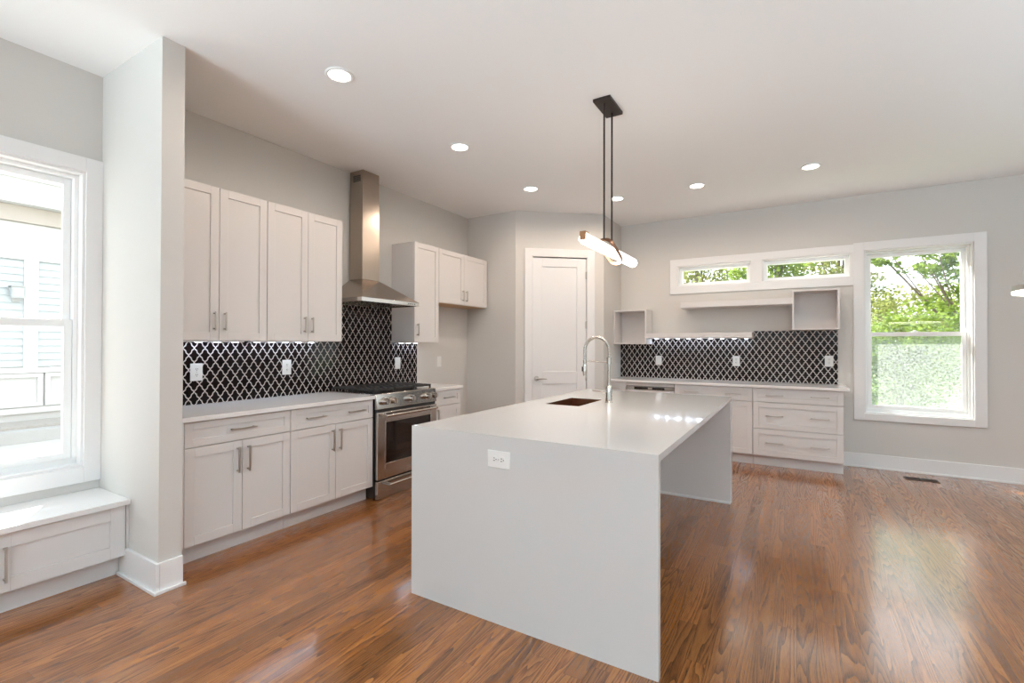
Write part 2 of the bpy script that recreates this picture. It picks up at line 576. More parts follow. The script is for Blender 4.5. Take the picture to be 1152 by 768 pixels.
# windows; local frame: x along the wall, -y into the room, y=0 the wall face
def win_liner(w, x0, x1, z0, z1):
    MB().frame(x0, x1, z0, z1, -0.005, TH, 0.014).build('jamb_liner', M['trim'], w, 0.001)
def double_hung(name, loc, rz, x0, x1, z0, z1, zm, lower):
    w = sempty(name, loc, rz)
    win_liner(w, x0, x1, z0, z1)
    a0, a1, c0, c1 = x0 + 0.014, x1 - 0.014, z0 + 0.014, z1 - 0.014
    MB().frame(a0, a1, c0, c1, 0.055, 0.135, 0.022, 0.03, 0.022).box(a0 + 0.022, a1 - 0.022, 0.05, 0.058, c0 + 0.03, c0 + 0.036).build('window_frame', M['vinyl'], w, 0.001)
    b0, b1, d0, d1 = a0 + 0.024, a1 - 0.024, c0 + 0.032, c1 - 0.024
    up = MB().frame(b0, b1, zm - 0.02, d1, 0.100, 0.130, 0.036, 0.045, 0.036).build('upper_sash', M['vinyl'], w, 0.001)
    MB().box(b0 + 0.036, b1 - 0.036, 0.113, 0.118, zm + 0.025, d1 - 0.036).build('window_pane', M['pane'], up)
    lo = MB().frame(b0, b1, d0, zm + 0.025, 0.064, 0.096, 0.038, 0.042, 0.045).build('lower_sash', M['vinyl'], w, 0.001)
    MB().box(b0 + 0.038, b1 - 0.038, 0.078, 0.083, d0 + 0.042, zm - 0.02).build('window_pane', M[lower], lo)
    xm = (b0 + b1) / 2
    MB().box(xm - 0.03, xm + 0.03, 0.070, 0.094, zm + 0.026, zm + 0.034).cyl((xm, 0.08, zm + 0.034), (xm, 0.08, zm + 0.046), 0.012, 14).build('sash_lock', M['vinyl'], lo)
    return w
double_hung('window_1', (XW, 0, 0), LEFT, *WL[:4], 1.485, 'pane')
double_hung('window_4', (0, YB, 0), 0.0, *WB[:4], 1.487, 'screen')
for nm, q in (('window_2', WT1), ('window_3', WT2)):
    w = sempty(nm, (0, YB, 0))
    win_liner(w, *q)
    x0, x1, z0, z1 = q[0] + 0.014, q[1] - 0.014, q[2] + 0.014, q[3] - 0.014
    MB().frame(x0, x1, z0, z1, 0.06, 0.135, 0.042).build('window_frame', M['vinyl'], w, 0.001)
    MB().box(x0 + 0.042, x1 - 0.042, 0.095, 0.100, z0 + 0.042, z1 - 0.042).build('window_pane', M['pane'], w)
cs = 0.02
c = struct('trim_2', MB().frame(WL[0] - 0.083, WL[1] + 0.083, WL[2] - 0.098, WL[3] + 0.09, -cs, 0, 0.083, 0.098, 0.09), M['trim'], bevel=0.002)
c.location = (XW, 0, 0); c.rotation_euler = (0, 0, LEFT)
c = struct('trim_3', MB().box(-1.458, 0.560, -cs, 0, WT1[3], 2.508).box(-1.458, 0.560, -cs, 0, 2.047, WT1[2])
           .box(-1.458, WT1[0], -cs, 0, WT1[2], WT1[3]).box(WT1[1], WT2[0], -cs, 0, WT1[2], WT1[3]).box(WT2[1], 0.560, -cs, 0, WT1[2], WT1[3]), M['trim'], bevel=0.002)
c.location = (0, YB, 0)
c = struct('trim_4', MB().frame(0.560, 1.660, 0.532, 2.522, -cs - 0.003, 0, 0.095, 0.076, 0.094), M['trim'], bevel=0.002)
c.location = (0, YB, 0)
# unseen windows added to go with the uplights: plain frames over solid panels
for nm, loc, rz, holes in (('added_window_rear', (0, YR, 0), PI, [(-x1, -x0, z0, z1) for (x0, x1, z0, z1) in RO]), ('added_window_right', (XR, 0, 0), -PI / 2, [(-y1, -y0, z0, z1) for (y0, y1, z0, z1) in SO])):
    w = sempty(nm, loc, rz)
    for (x0, x1, z0, z1) in holes:
        MB().box(x0, x1, 0.09, 0.10, z0, z1).build('blanking_panel', M['trim'], w)
        fr = MB().frame(x0, x1, z0, z1, 0.0, 0.08, 0.05).box((x0 + x1) / 2 - 0.03, (x0 + x1) / 2 + 0.03, 0.0, 0.08, z0 + 0.05, z1 - 0.05).build('window_frame', M['vinyl'], w)

# ------------------------------------------------------------------ tiled splashbacks
TW, THt = 0.0742, 0.107
def lantern(inset):
    q = [(0, 1), (.09, .885), (.19, .795), (.30, .74), (.40, .69), (.46, .61), (.5, .5), (.54, .39), (.60, .31), (.70, .26), (.81, .205), (.91, .115), (1, 0)]
    pts = [Vector((x * TW / 2, y * THt / 2)) for x, y in q]
    full = pts[:]
    full += [Vector((p.x, -p.y)) for p in reversed(pts[:-1])]
    full += [Vector((-p.x, p.y)) for p in [Vector((p.x, -p.y)) for p in pts[1:]]]
    full += [Vector((-p.x, p.y)) for p in list(reversed(pts))[1:-1]]
    n = len(full)
    out = []
    for i in range(n):
        t = full[(i + 1) % n] - full[i - 1]
        nrm = Vector((-t.y, t.x)).normalized()          # clockwise outline: left normal points out
        out.append(full[i] - nrm * inset)
    # keep the pointed side tips from crossing themselves
    return out
LAN = lantern(0.0042)
def splash(name, rects, label, loc, rz, ox, oz):
    """Pale grout bed with raised black lantern tiles; rects in (x0, x1, z0, z1), facing -y."""
    t = thing(name, label, 'backsplash', loc, rz)
    g = MB()
    for (x0, x1, z0, z1) in rects:
        g.box(x0, x1, -0.005, -0.0005, z0, z1)
    g.build('grout_bed', M['grout'], t, smooth=False)
    out = bmesh.new()
    for (x0, x1, z0, z1) in rects:
        bm = bmesh.new()
        i0, i1 = int((x0 - ox) / TW) - 2, int((x1 - ox) / TW) + 2
        j0, j1 = int((z0 - oz) / THt) - 2, int((z1 - oz) / THt) + 2
        for i in range(i0, i1):
            for j in range(j0, j1):
                for (dx, dz) in ((0, 0), (0.5, 0.5)):
                    cx, cz = ox + (i + dx) * TW, oz + (j + dz) * THt
                    if cx + TW / 2 < x0 or cx - TW / 2 > x1 or cz + THt / 2 < z0 or cz - THt / 2 > z1:
                        continue
                    f = [bm.verts.new((cx + p.x * 0.985, -0.0085, cz + p.y * 0.985)) for p in LAN]
                    k = [bm.verts.new((cx + p.x, -0.005, cz + p.y)) for p in LAN]
                    bm.faces.new(f)
                    for a in range(len(f)):
                        c2 = (a + 1) % len(f)
                        bm.faces.new((f[c2], f[a], k[a], k[c2]))
        for co, no in (((x0, 0, 0), (-1, 0, 0)), ((x1, 0, 0), (1, 0, 0)), ((0, 0, z0), (0, 0, -1)), ((0, 0, z1), (0, 0, 1))):
            bmesh.ops.bisect_plane(bm, geom=bm.verts[:] + bm.edges[:] + bm.faces[:], plane_co=co, plane_no=no, clear_outer=True)
        me = bpy.data.meshes.new('tmp')
        bm.to_mesh(me)
        bm.free()
        out.from_mesh(me)
        bpy.data.meshes.remove(me)
    bmesh.ops.recalc_face_normals(out, faces=out.faces)
    me = bpy.data.meshes.new('tiles')
    out.to_mesh(me)
    out.free()
    me.materials.append(M['tile'])
    o = bpy.data.objects.new('tiles', me)
    COL.objects.link(o)
    o.parent = t
    return t
CT = 0.916           # worktop height
splash('tile_backsplash', [(1.354, 4.16, CT + 0.001, 1.385), (2.834, 3.755, 1.385, 1.79)],
       'black lantern tile backsplash with pale grout behind the range', (XW, 0, 0), LEFT, 1.745, CT - 0.012)
splash('tile_backsplash', [(-2.143, -1.70, CT + 0.001, 1.3755), (-1.70, -0.455, CT + 0.001, 1.457), (-0.455, 0.412, CT + 0.001, 1.5405)],
       'black lantern tile backsplash under the shelves on the window wall', (0, YB, 0), 0.0, -2.13, CT - 0.012)

# ------------------------------------------------------------------ cabinets
def pull(parent, x, z, length, vertical, y=0.0, mat='nickel'):
    """Square bar pull on two posts, standing off the face at y towards -y."""
    h = length / 2
    mb = MB()
    if vertical:
        mb.box(x - 0.005, x + 0.005, y - 0.034, y - 0.024, z - h, z + h)
        for s in (-1, 1):
            mb.box(x - 0.005, x + 0.005, y - 0.026, y, z + s * (h - 0.012) - 0.005, z + s * (h - 0.012) + 0.005)
    else:
        mb.box(x - h, x + h, y - 0.034, y - 0.024, z - 0.005, z + 0.005)
        for s in (-1, 1):
            mb.box(x + s * (h - 0.012) - 0.005, x + s * (h - 0.012) + 0.005, y - 0.026, y, z - 0.005, z + 0.005)
    return mb.build('handle', M[mat], parent, 0.001)
G = 0.0018           # half gap between fronts
def door(parent, x0, x1, z0, z1, hx=None, hz=None, hl=0.15, rail=0.057):
    d = MB().shaker(x0 + G, x1 - G, z0 + G, z1 - G, -0.02, 0.02, rail).build('door', M['cab'], parent, 0.0012)
    if hx is not None:
        pull(d, hx, hz, hl, True, -0.02)
    return d
def drawer(parent, x0, x1, z0, z1, hxs, hl=0.17, rail=0.045):
    d = MB().shaker(x0 + G, x1 - G, z0 + G, z1 - G, -0.02, 0.02, rail).build('drawer', M['cab'], parent, 0.0012)
    for hx in hxs:
        pull(d, hx, (z0 + z1) / 2, hl, False, -0.02)
    return d
TOE = 0.122
def base_body(t, w, depth, ztop=0.885, left=0.0):
    MB().box(left, w, 0.0, depth, TOE, ztop).build('carcass', M['cab'], t, 0.001)
    MB().box(left, w, 0.065, depth - 0.01, 0.0, TOE - 0.0005).build('toe_kick', M['cab'], t)
FX = -3.19           # carcass front of the left run; fronts stand 20 mm proud
DEP = FX - XW - 0.002
def two_door_base(y0, y1, ym, handles, label, filler=0.0):
    t = thing('base_cabinet', label, 'cabinet', (FX, y0, 0), LEFT, 'base cabinets along the range wall')
    w, m = y1 - y0, ym - y0
    base_body(t, w, DEP, left=-filler)
    if filler:
        MB().box(-filler, -0.001, -0.02, -0.0005, TOE, 0.885).build('filler_strip', M['cab'], t)
    drawer(t, 0, w, 0.726, 0.882, [w * f for f in handles])
    door(t, 0, m, TOE, 0.724, m - 0.035, 0.60, 0.17)
    door(t, m, w, TOE, 0.724, m + 0.035, 0.60, 0.17)
    return t
two_door_base(1.442, 2.143, 1.793, (0.5,), 'white two-door base cabinet with a single drawer pull, beside the stub wall', 0.086)
two_door_base(2.145, 2.930, 2.540, (0.26, 0.76), 'white two-door base cabinet with two drawer pulls, beside the range')
t = thing('base_cabinet', 'narrow white base cabinet with one drawer over a door, right of the range', 'cabinet', (FX, 3.742, 0), LEFT, 'base cabinets along the range wall')
base_body(t, 0.443, DEP)
drawer(t, 0, 0.443, 0.726, 0.882, [0.23])
door(t, 0, 0.443, TOE, 0.724, 0.045, 0.62, 0.15)
# worktops of the range wall
def slab(name, label, x0, x1, y0, y1):
    o = MB().box(x0, x1, y0, y1, 0.886, CT).build(name, M['quartz'], None, 0.002)
    return tag(o, label, 'countertop')
slab('countertop', 'white quartz countertop over the two cabinets left of the range', XW + 0.002, -3.145, 1.354, 2.936)
slab('countertop', 'short white quartz countertop over the narrow cabinet right of the range', XW + 0.002, -3.145, 3.740, 4.205)

# wall cabinets
UX = XW + 0.002 + 0.31
def wall_cab(y0, y1, z0, z1, doors, label, under=None):
    t = thing('wall_cabinet', label, 'cabinet', (UX, y0, z0), LEFT, 'wall cabinets above the range run')
    w, h = y1 - y0, z1 - z0
    MB().box(0, w, 0, 0.31, 0, h).build('carcass', M['cab'], t, 0.001)
    if under:
        MB().box(0.002, w - 0.002, 0.004, 0.306, -0.004, 0.0005).build('underside_panel', M[under], t)
    for (a, c, hx) in doors:
        door(t, a, c, 0.0, h, hx, 0.135 if h > 0.8 else 0.11, 0.13)
    return t
wall_cab(1.436, 2.135, 1.386, 2.456, ((0, 0.35, 0.315), (0.35, 0.699, 0.385)), 'tall white two-door wall cabinet next to the stub wall')
wall_cab(2.137, 2.832, 1.386, 2.456, ((0, 0.351, 0.316), (0.351, 0.695, 0.386)), 'tall white two-door wall cabinet just left of the range hood')
wall_cab(3.762, 4.160, 1.386, 2.456, ((0, 0.398, 0.04),), 'tall white single-door wall cabinet right of the range hood')
wall_cab(4.163, 5.130, 1.840, 2.456, ((0, 0.470, 0.435), (0.470, 0.967, 0.505)), 'short white two-door wall cabinet hung high by the pantry corner', 'birch')

# light bars under the wall cabinets and the lower shelf
def led_bar(loc, rz, length, n, label, power):
    t = thing('led_light_bar', label, 'light', loc, rz, 'lit bars under cabinets and shelf')
    MB().box(0, length, -0.014, 0.014, -0.009, 0).build('housing', M['vinyl'], t)
    for i in range(n):
        x = (i + 0.5) * length / n
        MB().box(x - 0.022, x + 0.022, -0.008, 0.008, -0.0115, -0.009).build('diode', M['led'], t)
    lamp('bar_light', 'AREA', power, (length / 2, 0, -0.014), (0, 0, 0), (0.66, 0.80, 1.0), t, shape='RECTANGLE', size=length, size_y=0.012)
    return t
led_bar((XW + 0.06, 1.46, 1.3855), LEFT, 0.65, 5, 'lit light bar under the wall cabinet next to the stub wall', 0.55)
led_bar((XW + 0.06, 2.16, 1.3855), LEFT, 0.62, 5, 'lit light bar under the wall cabinet left of the hood', 0.55)
led_bar((XW + 0.06, 3.79, 1.3855), LEFT, 0.34, 3, 'short lit light bar under the wall cabinet right of the hood', 0.3)

# ------------------------------------------------------------------ range hood
t = thing('range_hood', 'stainless steel chimney range hood mounted over the range', 'range hood', (XW + 0.009, 3.288, 1.75), LEFT)
# local: x along wall centred, y=0 at the wall, -y into the room
mb = MB()
hw, dp = 0.3725, 0.481
for (x0, x1, y0, y1) in ((-hw, hw, -dp, -dp + 0.012), (-hw, -hw + 0.012, -dp + 0.012, 0), (hw - 0.012, hw, -dp + 0.012, 0), (-hw + 0.012, hw - 0.012, -0.012, 0)):
    mb.box(x0, x1, y0, y1, 0, 0.036)
mb.build('rim', M['steel'], t, 0.001)
cw, cd = 0.1075, 0.185
mb = MB().hexa([(-hw, -dp, 0.037), (hw, -dp, 0.037), (hw, 0, 0.037), (-hw, 0, 0.037), (-cw, -cd, 0.245), (cw, -cd, 0.245), (cw, 0, 0.245), (-cw, 0, 0.245)])
mb.build('hood_canopy', M['steelv'], t, 0.001)
ch = MB().box(-cw, cw, -cd, 0, 0.246, 1.0).box(-cw + 0.003, cw - 0.003, -cd + 0.003, 0, 1.0, ZC - 1.75 - 0.001).build('chimney', M['steelv'], t, 0.001)
for s in (-1, 1):
    mb = MB()
    for k in range(4):
        mb.box(s * (cw - 0.002) - 0.002, s * (cw - 0.002) + 0.0005, -0.15, -0.05, 1.205 + k * 0.016, 1.213 + k * 0.016)
    mb.build('vent_slots', M['dark'], ch)
mb = MB()
for x0, x1 in ((-0.355, -0.005), (0.005, 0.355)):
    mb.box(x0, x1, -0.455, -0.03, 0.012, 0.016)
    for k in range(11):
        y = -0.44 + k * 0.037
        mb.box(x0 + 0.015, x1 - 0.015, y, y + 0.016, 0.007, 0.013)
mb.build('grease_filter', M['steel'], t)
for x in (-0.2, 0.2):
    MB().cyl((x, -0.462, 0.014), (x, -0.462, 0.004), 0.016, 20).build('hood_lamp', M['lens'], t)
mb = MB()
for k in range(4):
    mb.cyl((0.22 + k * 0.028, -dp, 0.018), (0.22 + k * 0.028, -dp - 0.003, 0.018), 0.006, 12)
mb.build('button', M['dark'], t)

# ------------------------------------------------------------------ range
RW = 0.796
t = thing('range_cooker', 'stainless steel gas range with five knobs and a dark oven window', 'range', (-3.165, 2.941, 0), LEFT)
MB().box(0, RW, 0, 0.60, 0.02, 0.905).build('body', M['toe'], t)
MB().box(0.02, RW - 0.02, 0.03, 0.55, 0.0, 0.02).build('plinth', M['toe'], t)
# control panel slopes back slightly
mb = MB().hexa([(0, -0.034, 0.79), (RW, -0.034, 0.79), (RW, 0.06, 0.79), (0, 0.06, 0.79), (0, -0.018, 0.922), (RW, -0.018, 0.922), (RW, 0.06, 0.922), (0, 0.06, 0.922)])
cp = mb.build('control_panel', M['steel'], t, 0.004)
for kx in (0.095, 0.185, 0.415, 0.645, 0.735):
    kb = MB().cyl((kx, -0.024, 0.857), (kx, -0.036, 0.857), 0.034, 24).cyl((kx, -0.036, 0.857), (kx, -0.080, 0.858), 0.029, 24, 0.025)
    kb.box(kx - 0.004, kx + 0.004, -0.087, -0.078, 0.834, 0.882)
    kb.build('knob', M['chrome'], cp)
MB().box(0.01, RW - 0.01, -0.022, 0.0, 0.765, 0.789).build('vent_slot', M['dark'], t)
dz0, dz1 = 0.174, 0.764
d = MB().frame(0.006, RW - 0.006, dz0, dz1, -0.038, -0.002, 0.085, 0.125, 0.085).build('oven_door', M['steel'], t, 0.003)
MB().box(0.091, RW - 0.091, -0.034, -0.006, dz0 + 0.125, dz1 - 0.085).build('oven_window', M['ovenglass'], d)
MB().frame(0.089, RW - 0.089, dz0 + 0.122, dz1 - 0.083, -0.042, -0.037, 0.010).build('window_trim', M['chrome'], d, 0.001)
h = MB().cyl((0.055, -0.09, 0.735), (RW - 0.055, -0.09, 0.735), 0.0125, 16)
for x in (0.075, RW - 0.075):
    h.box(x - 0.014, x + 0.014, -0.094, -0.038, 0.724, 0.746)
h.build('handle', M['chrome'], d)
MB().box(RW / 2 - 0.045, RW / 2 + 0.045, -0.041, -0.037, 0.205, 0.232).frame(RW / 2 - 0.045, RW / 2 + 0.045, 0.205, 0.232, -0.043, -0.041, 0.003).build('badge', M['chrome'], d)
d = MB().box(0.006, RW - 0.006, -0.038, -0.002, 0.004, 0.160).build('warming_drawer', M['steel'], t, 0.003)
h = MB().cyl((0.10, -0.085, 0.124), (RW - 0.10, -0.085, 0.124), 0.011, 14)
for x in (0.12, RW - 0.12):
    h.box(x - 0.012, x + 0.012, -0.088, -0.038, 0.114, 0.134)
h.build('handle', M['chrome'], d)
MB().box(0.0, RW, 0.0, 0.60, 0.906, 0.924).build('cooktop', M['steel'], t, 0.003)
for kx, ky, r in ((0.15, 0.17, 0.045), (0.15, 0.44, 0.036), (0.40, 0.30, 0.055), (0.64, 0.17, 0.04), (0.64, 0.44, 0.045)):
    MB().lathe([(r, 0), (r, 0.008), (r * 0.75, 0.010), (r * 0.75, 0.018), (0, 0.020)], (kx, ky, 0.924)).build('burner', M['iron'], t)
for i in range(3):
    g0, g1 = 0.015 + i * 0.257, 0.015 + i * 0.257 + 0.252
    mb = MB()
    for x in (g0, g1 - 0.014):
        mb.box(x, x + 0.014, 0.03, 0.575, 0.944, 0.962)
    for y in (0.03, 0.295, 0.561):
        mb.box(g0, g1, y, y + 0.014, 0.944, 0.962)
    for x in (g0 + 0.065, g0 + 0.119, g0 + 0.173):
        mb.box(x, x + 0.011, 0.03, 0.575, 0.948, 0.962)
    for y in (0.11, 0.205, 0.385, 0.475):
        mb.box(g0, g1, y, y + 0.011, 0.946, 0.962)
    for x in (g0, g1 - 0.014):
        for y in (0.03, 0.295, 0.561):
            mb.box(x, x + 0.014, y, y + 0.014, 0.924, 0.944)
    mb.build('grate', M['iron'], t, 0.0015)

# ------------------------------------------------------------------ island
IX0, IX1, IY0, IY1 = -1.812, -0.478, 1.955, 4.525
SX0, SX1, SY0, SY1 = -1.632, -1.355, 3.205, 3.705
t = thing('kitchen_island', 'long white quartz island with waterfall ends and a sink cut into its top', 'island', (0, 0, 0))
mb = MB()
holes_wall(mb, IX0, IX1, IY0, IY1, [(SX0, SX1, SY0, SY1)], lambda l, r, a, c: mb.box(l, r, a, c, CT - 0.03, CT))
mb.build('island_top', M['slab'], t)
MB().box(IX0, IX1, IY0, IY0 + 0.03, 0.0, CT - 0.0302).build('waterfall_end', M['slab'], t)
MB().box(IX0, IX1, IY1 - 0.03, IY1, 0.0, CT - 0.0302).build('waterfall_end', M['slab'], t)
ICX = -1.13
mb = MB()
holes_wall(mb, IX0 + 0.03, ICX, IY0 + 0.031, IY1 - 0.062, [(SX0 - 0.015, SX1 + 0.015, SY0 - 0.015, SY1 + 0.015)],
           lambda l, r, a, c: mb.box(l, r, a, c, TOE, CT - 0.031))
mb.box(IX0 + 0.09, ICX, IY0 + 0.031, IY1 - 0.062, 0.0, TOE)
mb.build('carcass', M['cab'], t)
MB().box(ICX + 0.0005, IX1 - 0.006, IY1 - 0.061, IY1 - 0.0305, 0.0, CT - 0.031).build('end_panel', M['cab'], t, 0.001)
MB().box(ICX, IX1 - 0.004, IY1 - 0.074, IY1 - 0.061, 0.0, 0.018).build('shoe_molding', M['trim'], t)
# fronts on the range side
ys = [IY0 + 0.035, 2.60, 3.16, 3.75, IY1 - 0.064]
for i in range(4):
    a, c2 = ys[i], ys[i + 1]
    for (z0, z1, nm) in ((TOE, 0.724, 'door'), (0.726, 0.883, 'drawer')):
        # local frame facing -X
        m2 = MB().shaker(-c2 + G, -a - G, z0 + G, z1 - G, -0.02, 0.0198, 0.057 if nm == 'door' else 0.045)
        o = m2.build(nm, M['cab'], t, 0.0012)
        o.location = (IX0 + 0.03, 0, 0)
        o.rotation_euler = (0, 0, -PI / 2)
        pull(o, -(a + c2) / 2 if nm == 'drawer' else -c2 + 0.05, 0.80 if nm == 'drawer' else 0.6, 0.16, nm == 'door', -0.02)

# undermount sink
t = thing('sink', 'small copper-toned sink sunk in the island top', 'sink', ((SX0 + SX1) / 2, (SY0 + SY1) / 2, CT - 0.002))
a, c2 = (SX1 - SX0) / 2 - 0.0045, (SY1 - SY0) / 2 - 0.0045
mb = MB()
w = 0.004
mb.box(-a - w, -a, -c2 - w, c2 + w, -0.2, 0).box(a, a + w, -c2 - w, c2 + w, -0.2, 0)
mb.box(-a, a, -c2 - w, -c2, -0.2, 0).box(-a, a, c2, c2 + w, -0.2, 0)
mb.box(-a - w, a + w, -c2 - w, c2 + w, -0.204, -0.2)
mb.build('bowl', M['copper'], t)
MB().lathe([(0.045, 0), (0.045, 0.003), (0.03, 0.003), (0.025, 0.001), (0, 0.001)], (0, 0, -0.2)).build('drain', M['chrome'], t)

# spring faucet
fx, fy = -1.246, 3.545
t = thing('faucet', 'tall chrome spring faucet with a pull-down spray beside the sink', 'faucet', (fx, fy, CT))
MB().lathe([(0.030, 0), (0.030, 0.006), (0.025, 0.010), (0.025, 0.115), (0.020, 0.125), (0.013, 0.13)], (0, 0, 0)).build('base', M['chrome'], t)
MB().cyl((0, 0, 0.12), (0, 0, 0.345), 0.011, 16).cyl((0, 0, 0.30), (0, 0, 0.35), 0.018, 20).build('riser', M['chrome'], t)
arc = [(0, 0, 0.345)]
Ra = 0.1
for k in range(0, 25):
    q = PI * k / 24
    arc.append((-Ra + Ra * math.cos(q), 0, 0.405 + Ra * 1.02 * math.sin(q)))
arc.append((-2 * Ra, 0, 0.30))
hose = MB().tube(arc, 0.0085, 12).build('hose', M['chrome'], t)
# spring coil around the hose
lens = [0]
for i in range(len(arc) - 1):
    lens.append(lens[-1] + (Vector(arc[i + 1]) - Vector(arc[i])).length)
N = 46
coil = []
for k in range(N * 8 + 1):
    s = lens[-1] * k / (N * 8)
    i = max(j for j in range(len(lens)) if lens[j] <= s + 1e-9)
    i = min(i, len(arc) - 2)
    f = (s - lens[i]) / (lens[i + 1] - lens[i])
    p = Vector(arc[i]).lerp(Vector(arc[i + 1]), f)
    tg = (Vector(arc[i + 1]) - Vector(arc[i])).normalized()
    sd = Vector((0, 1, 0))
    nn = tg.cross(sd)
    q = 2 * PI * k / 8
    coil.append(tuple(p + (sd * math.cos(q) + nn * math.sin(q)) * 0.0125))
MB().tube(coil, 0.0028, 5).build('spring', M['chrome'], hose)
MB().cyl((0, 0, 0.315), (-2 * Ra + 0.01, 0, 0.315), 0.006, 12).lathe([(0.0155, 0), (0.0155, 0.022)], (-2 * Ra, 0, 0.304)).build('dock_arm', M['chrome'], t)
sp = MB().lathe([(0.012, 0.30), (0.017, 0.285), (0.0175, 0.225), (0.014, 0.205), (0.014, 0.20)], (-2 * Ra, 0, 0)).build('spray_head', M['chrome'], t)
MB().box(-2 * Ra - 0.024, -2 * Ra - 0.016, -0.006, 0.006, 0.235, 0.272).build('spray_trigger', M['dark'], sp)
MB().cyl((-0.02, 0, 0.082), (-0.048, 0, 0.082), 0.015, 16).tube([(-0.045, 0, 0.082), (-0.09, 0, 0.084), (-0.135, 0, 0.086)], [0.006, 0.005, 0.0045], 10).build('lever', M['chrome'], t)

# ------------------------------------------------------------------ outlets
def outlet(label, loc, rz, kind='duplex', w=0.083, h=0.128, turn=False, group=None):
    t = thing('wall_outlet' if kind != 'switch' else 'wall_switch', label, 'outlet' if kind != 'switch' else 'switch', loc, rz, group)
    pw, ph = (h, w) if turn else (w, h)
    MB().box(-pw / 2, pw / 2, -0.006, -0.0005, -ph / 2, ph / 2).build('cover_plate', M['plastic'], t, 0.002)
    if kind == 'duplex':
        for s in (-1, 1):
            cx, cz = (s * 0.021, 0) if turn else (0, s * 0.021)
            rc = MB().cyl((cx, -0.006, cz), (cx, -0.0085, cz), 0.0165, 20).build('receptacle', M['plastic'], t)
            sl = MB()
            for u, v2, a, b2 in ((-0.006, 0.003, 0.0016, 0.005), (0.006, 0.003, 0.0016, 0.004)):
                if turn:
                    u, v2, a, b2 = -v2, u, b2, a
                sl.box(cx + u - a, cx + u + a, -0.0092, -0.0083, cz + v2 - b2, cz + v2 + b2)
            gx, gz = (0.008, 0) if turn else (0, -0.008)
            sl.cyl((cx + gx, -0.0083, cz + gz), (cx + gx, -0.0092, cz + gz), 0.0028, 10)
            sl.build('slots', M['dark'], rc)
        MB().cyl((0, -0.006, 0), (0, -0.0075, 0), 0.0035, 10).build('screw', M['nickel'], t)
    else:
        MB().hexa([(-0.017, -0.0085, -0.033), (0.017, -0.0085, -0.033), (0.017, -0.006, -0.033), (-0.017, -0.006, -0.033),
                   (-0.017, -0.0065, 0.033), (0.017, -0.0065, 0.033), (0.017, -0.006, 0.033), (-0.017, -0.006, 0.033)]).build('rocker', M['plastic'], t, 0.0005)
    return t
outlet('white outlet lying sideways on the near end of the island', (-1.243, IY0, 0.802), 0, turn=True, w=0.083, h=0.13)
xs = XW + 0.0085
outlet('white outlet on the black tile closest to the stub wall', (xs, 1.795, 1.155), LEFT)
outlet('white outlet on the black tile under the cabinet left of the hood', (xs, 2.515, 1.163), LEFT, w=0.083)
outlet('white switch on the black tile just right of the range', (xs, 3.845, 1.157), LEFT, 'switch')
outlet('white switch on the painted wall of the empty fridge space', (XW, 4.565, 1.153), LEFT, 'switch', w=0.08)
ys_ = YB - 0.0085
outlet('white switch on the window-wall tile below the open box shelf', (-1.61, ys_, 1.156), 0, 'switch')
outlet('white outlet on the window-wall tile under the lit shelf end', (-0.648, ys_, 1.165), 0)
outlet('white outlet on the window-wall tile at the end beside the big window', (0.328, ys_, 1.182), 0)

# ------------------------------------------------------------------ back run: base cabinets, dishwasher, worktop, shelves
FY = 6.06
BD = YB - FY - 0.002
def back_thing(name, label, cat, x0):
    return thing(name, label, cat, (x0, FY, 0), 0.0, 'base cabinets along the window wall' if cat == 'cabinet' else None)
t = back_thing('base_cabinet', 'narrow white base cabinet in the corner left of the dishwasher', 'cabinet', -2.143)
base_body(t, 0.244, BD)
drawer(t, 0, 0.244, 0.726, 0.882, [0.122], 0.10)
door(t, 0, 0.244, TOE, 0.724, 0.2, 0.6)
t = back_thing('dishwasher', 'white-fronted dishwasher with a steel control strip under the far worktop', 'dishwasher', -1.895)
MB().box(0, 0.606, 0.0, BD, 0.10, 0.88).build('body', M['toe'], t)
MB().box(0.0, 0.606, 0.05, BD - 0.01, 0.0, 0.099).build('toe_kick', M['toe'], t)
d = MB().shaker(G, 0.606 - G, 0.11, 0.79, -0.02, 0.0195).build('door', M['cab'], t, 0.001)
c = MB().box(G, 0.606 - G, -0.024, -0.0005, 0.793, 0.838).build('control_panel', M['steel'], t, 0.001)
MB().box(0.11, 0.49, -0.0255, -0.0235, 0.800, 0.832).build('display', M['ovenglass'], c)
MB().box(0.285, 0.34, -0.027, -0.025, 0.806, 0.826).build('button', M['chrome'], c)
MB().box(G, 0.606 - G, -0.018, -0.0005, 0.842, 0.878).build('top_rail', M['cab'], t)
t = back_thing('base_cabinet', 'white base cabinet with a wide drawer over two doors beside the dishwasher', 'cabinet', -1.285)
base_body(t, 0.860, BD)
drawer(t, 0, 0.860, 0.726, 0.882, [0.20, 0.66])
door(t, 0, 0.430, TOE, 0.724, 0.393, 0.6, 0.17)
door(t, 0.430, 0.860, TOE, 0.724, 0.467, 0.6, 0.17)
t = back_thing('base_cabinet', 'white three-drawer base cabinet at the window end of the far run', 'cabinet', -0.422)
base_body(t, 0.850, BD)
for z0, z1 in ((0.726, 0.882), (0.426, 0.724), (TOE, 0.424)):
    drawer(t, 0, 0.850, z0, z1, [0.215, 0.64], 0.175, 0.05 if z0 > 0.7 else 0.057)
slab('countertop', 'long white quartz countertop under the far wall shelves', -2.143, 0.475, 6.008, YB - 0.002)

